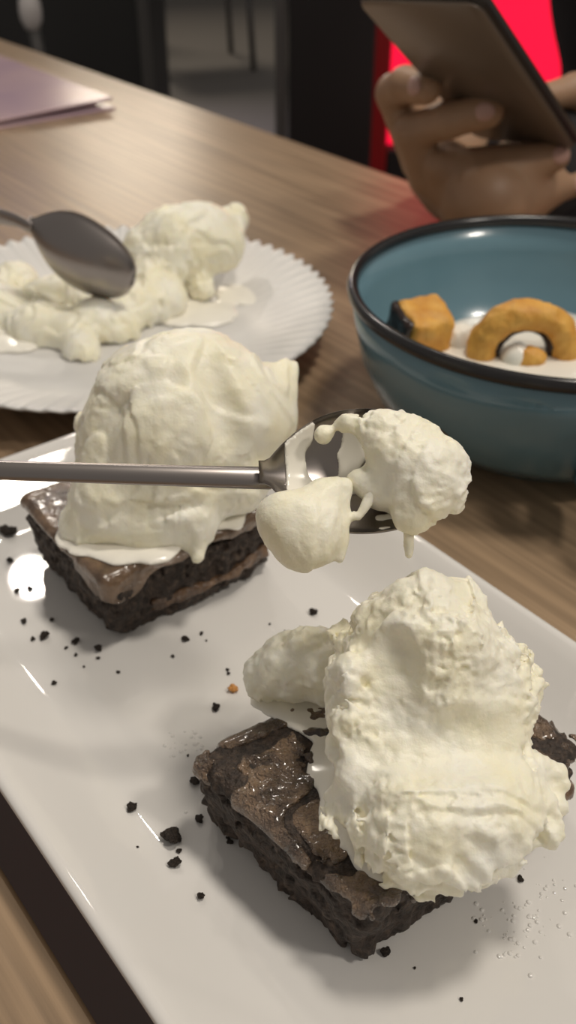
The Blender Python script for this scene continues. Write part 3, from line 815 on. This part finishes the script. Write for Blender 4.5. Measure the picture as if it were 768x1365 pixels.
def place_crumb(k, loc, px, label, group, mat=None):
    me = CM[k % 5]
    if mat:
        me = me.copy(); me.materials[0] = mat
    o = bpy.data.objects.new('brownie_crumb', me)
    d = (Vector(loc)-cam.location).length
    s = px/1300*d
    o.scale = (s, s, s*0.8)
    o.rotation_euler = (0, 0, k*1.7)
    o.location = (loc[0], loc[1], plate_z(loc)-s*0.12)
    link(o)
    tag(o, label, 'crumb', group)
for k, (loc, px, label, group) in enumerate(crumbs):
    place_crumb(k, loc, px, label, group)
place_crumb(2, (-0.0165, 0.2043, 0.0082), 8, 'orange caramel crumb between the two brownies', None, M['orange'])

# wet droplets on the plate
rs = np.random.RandomState(5)
drops = []
for (p, n, sd) in (((0.0535, 0.1280, 0.0083), 60, 0.0045), ((0.0635, 0.1377, 0.0083), 22, 0.0045), ((-0.0286, 0.1844, 0.0083), 26, 0.0032), ((-0.0201, 0.1628, 0.0083), 10, 0.002)):
    for _ in range(n):
        x, y = rs.normal(0, sd, 2)
        r = rs.uniform(0.00018, 0.0007)
        ring_v = []
        for rr, zz in ((1.0, -0.1), (0.9, 0.22), (0.55, 0.45)):
            ring_v.append([(p[0]+x+r*rr*math.cos(a), p[1]+y+r*rr*math.sin(a), 0.0080+r*zz) for a in [2*math.pi*q/8 for q in range(8)]])
        drops.append(loft(ring_v, False, True))
v, f = join_vf(drops)
tag(mesh_obj('water_droplets', v, f, M['ceramic']), 'tiny glistening droplets of melt on the long plate', 'droplets', None, 'stuff')

# ------------------------------------------------------------------ person with phone
ph_c = Vector((0.0921, 0.5644, 0.0976))
px_ = Vector((0.0866, 0.4914, 0.1503))-Vector((0.0316, 0.5345, 0.1461))          # across the phone
pl_ = Vector((0.1715, 0.5911, 0.0584))-Vector((0.0866, 0.4914, 0.1503))         # down its length
ex = px_.normalized(); ey = (-pl_-ex*(-pl_).dot(ex)).normalized(); ez = ex.cross(ey)
tl = Vector((0.0316, 0.5345, 0.1461))
W, Lp, Tk = 0.070, 0.160, 0.008
phone = thing('smartphone', 'bronze-backed smartphone held up by the person across the table', 'phone', tuple(tl))
def phone_part(name, a, l, half_w, half_l, z0, z1, r, mat, bev=0.001):
    c = Vector((0.0866, 0.4914, 0.1503))-ex*(W/2-a)-ey*(Lp/2+l)
    rings = []
    for z, ins in ((z0, bev), (z0+bev, 0), (z1-bev, 0), (z1, bev)):
        rings.append([tuple(c+ex*x+ey*y+ez*z) for x, y in rrect(half_w-ins, half_l-ins, r, 8)])
    v, f = loft(rings, True, True)
    return mesh_obj(name, v, f, mat, phone)
phone_part('frame', 0, 0, W/2, Lp/2, -Tk, -0.0008, 0.009, M['phone_dark'], 0.0015)
phone_part('back_panel', 0, 0, W/2-0.0012, Lp/2-0.0012, -0.0012, 0.0004, 0.008, M['phone'], 0.0005)
phone_part('screen', 0, 0, W/2-0.003, Lp/2-0.003, -Tk-0.0006, -Tk+0.0010, 0.007, M['lens'], 0.0003)

person = thing('person', 'person in dark clothes across the table holding up a phone', 'person', (0.44, 1.06, -0.75))
# near hand, fine
fingers = [
    [(0.0812, 0.6134, 0.0458), (0.0639, 0.6219, 0.0834), (0.0682, 0.6034, 0.0920), (0.0773, 0.5851, 0.0939)],
    [(0.0865, 0.6059, 0.0389), (0.0738, 0.6010, 0.0662), (0.0925, 0.5884, 0.0761), (0.1129, 0.5809, 0.0828)],
    [(0.0948, 0.6019, 0.0333), (0.0918, 0.5962, 0.0476), (0.1256, 0.5949, 0.0492), (0.1605, 0.6009, 0.0524)],
    [(0.1091, 0.6051, 0.0239), (0.1189, 0.6047, 0.0269), (0.1511, 0.6146, 0.0270), (0.1825, 0.6232, 0.0286)]]
rad = [(0.0115, 0.0110, 0.0100, 0.0090), (0.0118, 0.0108, 0.0102, 0.0094), (0.0115, 0.0105, 0.0100, 0.0090), (0.0095, 0.0082, 0.0076, 0.0070)]
thumb = [(0.1153, 0.6434, 0.0277), (0.1080, 0.6747, 0.0455), (0.1126, 0.6602, 0.0768)]
wrist = (0.1185, 0.5895, 0.0290)
palm = [(0.0949, 0.6241, 0.0367), (0.1072, 0.6266, 0.0265)]
PB = np.array([0.44, 1.06]); PX = np.array([0.835, -0.55]); PY = np.array([0.55, 0.835])
def PW(lx, ly, z):                              # the person's own left-right, front-back, height
    q = PB+PX*lx+PY*ly
    return (float(q[0]), float(q[1]), z)
elbow = (0.31, 0.84, 0.03)
shoulder_r = PW(-0.165, 0.0, 0.27)
shoulder_l = PW(0.165, 0.0, 0.27)
elbow_l = PW(0.24, -0.12, 0.03)
hand_l = (0.1985, 0.6821, 0.0387)
def hand_sdf(p):
    d = sd_capsule(p, palm[0], palm[1], 0.020, 0.021)
    d = smin(d, sd_capsule(p, palm[1], wrist, 0.021, 0.022), 0.008)
    for fg, rr in zip(fingers, rad):
        d = smin(d, sd_capsule(p, palm[0], fg[0], 0.016, rr[0]), 0.004)
        fd = None
        for i in range(3):
            e = sd_capsule(p, fg[i], fg[i+1], rr[i], rr[i+1])
            fd = e if fd is None else smin(fd, e, 0.003)
        d = smin(d, fd, 0.0015)
    d = smin(d, sd_capsule(p, (0.1014, 0.6571, 0.0382), (0.1326, 0.6711, 0.0440), 0.020, 0.016), 0.010)
    d = smin(d, sd_capsule(p, (0.0764, 0.6344, 0.0649), (0.0946, 0.6456, 0.0702), 0.012, 0.012), 0.006)
    td = smin(sd_capsule(p, thumb[0], thumb[1], 0.014, 0.012), sd_capsule(p, thumb[1], thumb[2], 0.0115, 0.009), 0.004)
    d = smin(d, td, 0.008)
    e2 = tuple(np.array(wrist)+0.35*(np.array(elbow)-np.array(wrist)))
    return smin(d, sd_capsule(p, wrist, e2, 0.025, 0.030), 0.01)
lo = np.array([0.02, 0.50, -0.01]); hi = np.array([0.30, 0.82, 0.16])
hv, hf = polygonise(hand_sdf, None, lo, hi, 0.0019)
# other hand: palm, four fingers and a thumb reaching behind the phone
hl_ = np.array(hand_l)
def hand2_sdf(p):
    wl = hl_+np.array([0.05, 0.04, -0.012])
    d = sd_capsule(p, hl_, wl, 0.022, 0.024)
    for i in range(4):
        a = hl_+np.array([-0.006, 0.002, -0.022+0.015*i])
        b = a+np.array([-0.034, -0.010, 0.006]); c = b+np.array([-0.022, -0.012, -0.004])
        d = smin(d, smin(sd_capsule(p, a, b, 0.0095, 0.0088), sd_capsule(p, b, c, 0.0086, 0.0074), 0.003), 0.004)
    a = hl_+np.array([0.012, -0.008, 0.022]); b = a+np.array([-0.028, -0.014, 0.016]); c = b+np.array([-0.022, -0.010, -0.002])
    d = smin(d, smin(sd_capsule(p, a, b, 0.0125, 0.0105), sd_capsule(p, b, c, 0.0102, 0.0082), 0.003), 0.006)
    return smin(d, sd_capsule(p, wl, tuple(wl+0.5*(np.array(elbow_l)-wl)), 0.025, 0.032), 0.012)
h2v, h2f = polygonise(hand2_sdf, None, hl_-np.array([0.10, 0.07, 0.12]), hl_+np.array([0.26, 0.20, 0.10]), 0.0026)
HC = np.array([0.44, 1.05, 0.55])
def to_person(p):
    d = p[:, :2]-PB.astype(np.float32)
    return np.stack([d @ PX.astype(np.float32)+0.44, d @ PY.astype(np.float32)+1.10, p[:, 2]], 1).astype(np.float32)
def body_sdf(w):
    p = to_person(w)
    d = sd_ellipsoid(p, (0.44, 1.10, 0.14), (0.185, 0.115, 0.26))
    d = smin(d, sd_ellipsoid(p, (0.44, 1.10, -0.20), (0.175, 0.125, 0.18)), 0.08)
    for s, e in ((shoulder_r, elbow), (shoulder_l, elbow_l)):
        d = smin(d, sd_capsule(w, s, e, 0.055, 0.043), 0.04)
    w2 = np.array(wrist); e2 = np.array(elbow)
    d = smin(d, sd_capsule(w, elbow, tuple(w2+0.30*(e2-w2)), 0.042, 0.028), 0.015)
    d = smin(d, sd_capsule(w, elbow_l, tuple(hl_+np.array([0.11, 0.08, -0.03])), 0.042, 0.029), 0.015)
    for sx in (-0.095, 0.095):                                  # thighs, knees under the table, shins
        d = smin(d, sd_capsule(p, (0.44+sx, 1.10, -0.27), (0.44+sx*1.4, 0.72, -0.24), 0.080, 0.060), 0.04)
        d = smin(d, sd_capsule(p, (0.44+sx*1.4, 0.72, -0.24), (0.44+sx*1.4, 0.75, -0.68), 0.056, 0.038), 0.02)
        d = smin(d, sd_capsule(p, (0.44+sx*1.4, 0.77, -0.705), (0.44+sx*1.5, 0.60, -0.715), 0.038, 0.034), 0.02)
    d = smin(d, sd_capsule(p, (0.44, 1.10, 0.34), (0.44, 1.06, 0.47), 0.058, 0.052), 0.03)
    d = smin(d, sd_ellipsoid(p, tuple(HC), (0.075, 0.095, 0.115)), 0.03)
    d = smin(d, sd_capsule(p, tuple(HC+[0, -0.088, 0.01]), tuple(HC+[0, -0.105, -0.025]), 0.010, 0.014), 0.012)
    for sx in (-1, 1):
        d = smin(d, sd_ellipsoid(p, tuple(HC+[0.078*sx, 0.01, -0.005]), (0.012, 0.022, 0.032)), 0.008)
        d = smax(d, -sd_sphere(p, tuple(HC+[0.030*sx, -0.100, 0.010])+(0.014,)), 0.012)
        d = smin(d, sd_sphere(p, tuple(HC+[0.030*sx, -0.078, 0.010])+(0.013,)), 0.003)
    d = smax(d, -sd_capsule(p, tuple(HC+[-0.022, -0.096, -0.060]), tuple(HC+[0.022, -0.096, -0.060]), 0.004), 0.006)
    return d
bv, bf = polygonise(body_sdf, None, (0.02, 0.48, -0.76), (0.86, 1.30, 0.70), 0.011)
off = len(hv); off2 = off+len(h2v)
body_o = np_mesh('body', np.concatenate([hv, h2v, bv]), np.concatenate([hf, h2f+off, bf+off2]), M['skin'], person)
for fg, rr in zip(fingers, rad):                                # fingernails
    a = Vector(fg[2]); b = Vector(fg[3]); ax_ = (b-a).normalized()
    out = (cam.location-b); out = (out-ax_*out.dot(ax_)).normalized()
    side = ax_.cross(out)
    c = b+out*(rr[3]*0.86)
    rot = np.array([ax_, side, out]).T
    v, f = polygonise(lambda p: sd_ellipsoid(p, tuple(c), (0.0062, 0.0052, 0.0022), rot), None, np.array(c)-0.009, np.array(c)+0.009, 0.0009)
    o = np_mesh('fingernail', v, f, M['nail'], person)
    o.parent = body_o
def shirt_sdf(w):
    p = to_person(w)
    d = sd_ellipsoid(p, (0.44, 1.10, 0.14), (0.197, 0.127, 0.27))
    d = smin(d, sd_ellipsoid(p, (0.44, 1.10, -0.20), (0.187, 0.137, 0.19)), 0.08)
    for s, e in ((shoulder_r, elbow), (shoulder_l, elbow_l)):
        d = smin(d, sd_capsule(w, s, e, 0.068, 0.056), 0.04)
    w2 = np.array(wrist); e2 = np.array(elbow)
    d = smin(d, sd_capsule(w, elbow, tuple(w2+0.22*(e2-w2)), 0.050, 0.036), 0.015)
    for sx in (-0.095, 0.095):
        d = smin(d, sd_capsule(p, (0.44+sx, 1.10, -0.27), (0.44+sx*1.4, 0.72, -0.24), 0.092, 0.072), 0.04)
        d = smin(d, sd_capsule(p, (0.44+sx*1.4, 0.72, -0.24), (0.44+sx*1.4, 0.75, -0.66), 0.068, 0.055), 0.02)
    d = np.maximum(d, p[:, 2]-0.40)
    return d+0.004*vnoise(p*22, 4)
v, f = polygonise(shirt_sdf, None, (0.0, 0.48, -0.74), (0.88, 1.32, 0.42), 0.010)
o = np_mesh('clothing', v, f, M['shirt'], person)
def hair_sdf(w):
    p = to_person(w)
    d = sd_ellipsoid(p, tuple(HC+[0, 0.012, 0.018]), (0.086, 0.102, 0.118))
    return np.maximum(d, -(p[:, 2]-(HC[2]+0.055))-2.2*(p[:, 1]-(HC[1]-0.03)))+0.003*vnoise(p*60, 5)
v, f = polygonise(hair_sdf, None, np.array(PW(0, -0.05, 0.55))-0.18, np.array(PW(0, -0.05, 0.55))+0.18, 0.006)
np_mesh('hair', v, f, M['hair'], person)

# ------------------------------------------------------------------ behind the table
# red bench the person sits on
t = thing('bench', 'red vinyl bench the person with the phone sits on', 'bench', (0.60, 1.25, -0.75))
box('seat', (0.62, 1.22, -0.43), (1.05, 0.46, 0.12), M['vinyl'], t, 0.02, -0.58)
box('base', (0.62, 1.24, -0.62), (0.98, 0.36, 0.26), M['black'], t, 0.01, -0.58)
# red cabinet with a lit front
t = thing('red_lit_cabinet', 'red cabinet with a glowing red front behind the person', 'cabinet', (0.62, 2.30, -0.75))
box('frame_post', (0.176, 2.10, -0.05), (0.055, 0.05, 1.40), M['redframe'], t, 0.004)
box('frame_post', (1.20, 2.10, -0.05), (0.075, 0.05, 1.40), M['redframe'], t, 0.004)
box('lit_panel', (0.685, 2.14, 0.135), (0.97, 0.02, 0.97), M['redlit'], t, 0.002)
box('base_panel', (0.685, 2.12, -0.55), (0.96, 0.06, 0.40), M['black'], t, 0.004)
box('top_rail', (0.685, 2.10, 0.64), (0.96, 0.05, 0.06), M['redframe'], t, 0.004)
box('body', (0.685, 2.36, -0.05), (1.08, 0.40, 1.40), M['dark'], t, 0.006)
# black pillar
t = thing('pillar', 'black pillar with a grey left edge left of the red cabinet', 'pillar', (0.065, 1.9, -0.75))
box('shaft', (0.0755, 1.90, 0.25), (0.150, 0.16, 2.0), M['black'], t, 0.004)
box('edge_trim', (-0.012, 1.90, 0.25), (0.022, 0.15, 2.0), M['greymetal'], t, 0.003)
# black cabinet far left with a metal post
t = thing('black_cabinet', 'black cabinet beyond the far left end of the table', 'cabinet', (-0.78, 3.20, -0.75))
box('body', (-0.86, 3.20, -0.10), (0.95, 0.40, 1.30), M['dark'], t, 0.006)
box('door_edge', (-0.40, 2.99, -0.10), (0.03, 0.03, 1.28), M['greymetal'], t, 0.004)
t = thing('metal_post', 'thin grey metal post with a pale knob before the black cabinet', 'post', (-0.595, 2.62, -0.75))
v, f = tube_vf([(-0.595, 2.62, -0.75), (-0.608, 2.605, -0.30), (-0.616, 2.598, -0.19)], [0.016, 0.014, 0.014])
mesh_obj('shaft', v, f, M['greymetal'], t)
v, f = lathe_vf([(0, -0.045), (0.016, -0.04), (0.025, -0.02), (0.027, 0.0), (0.024, 0.025), (0.012, 0.038), (0, 0.04)], 24, (-0.617, 2.597, -0.165))
mesh_obj('knob', v, f, M['pale'], t)
# chairs far off
def chair(label, loc, rz):
    t = thing('dining_chair', label, 'chair', loc, 'dark chairs in the far background')
    cs, sn = math.cos(rz), math.sin(rz)
    def tr(x, y): return (loc[0]+x*cs-y*sn, loc[1]+x*sn+y*cs)
    for x, y in ((-0.19, -0.19), (0.19, -0.19), (-0.19, 0.19), (0.19, 0.19)):
        a = tr(x*1.1, y*1.1); b = tr(x, y)
        v, f = tube_vf([(a[0], a[1], -0.75), (b[0], b[1], -0.30)], 0.014, 8)
        mesh_obj('leg', v, f, M['greymetal'], t)
    c = tr(0, 0)
    box('seat', (c[0], c[1], -0.275), (0.43, 0.43, 0.05), M['black'], t, 0.01, rz)
    c = tr(0, 0.21)
    box('backrest', (c[0], c[1], 0.02), (0.42, 0.03, 0.40), M['black'], t, 0.01, rz)
chair('dark metal-legged chair just left of the pillar in the background', (-0.42, 5.0, -0.75), 0.3)
chair('dark metal-legged chair farther left near the black cabinet in the background', (-1.0, 5.5, -0.75), -0.4)
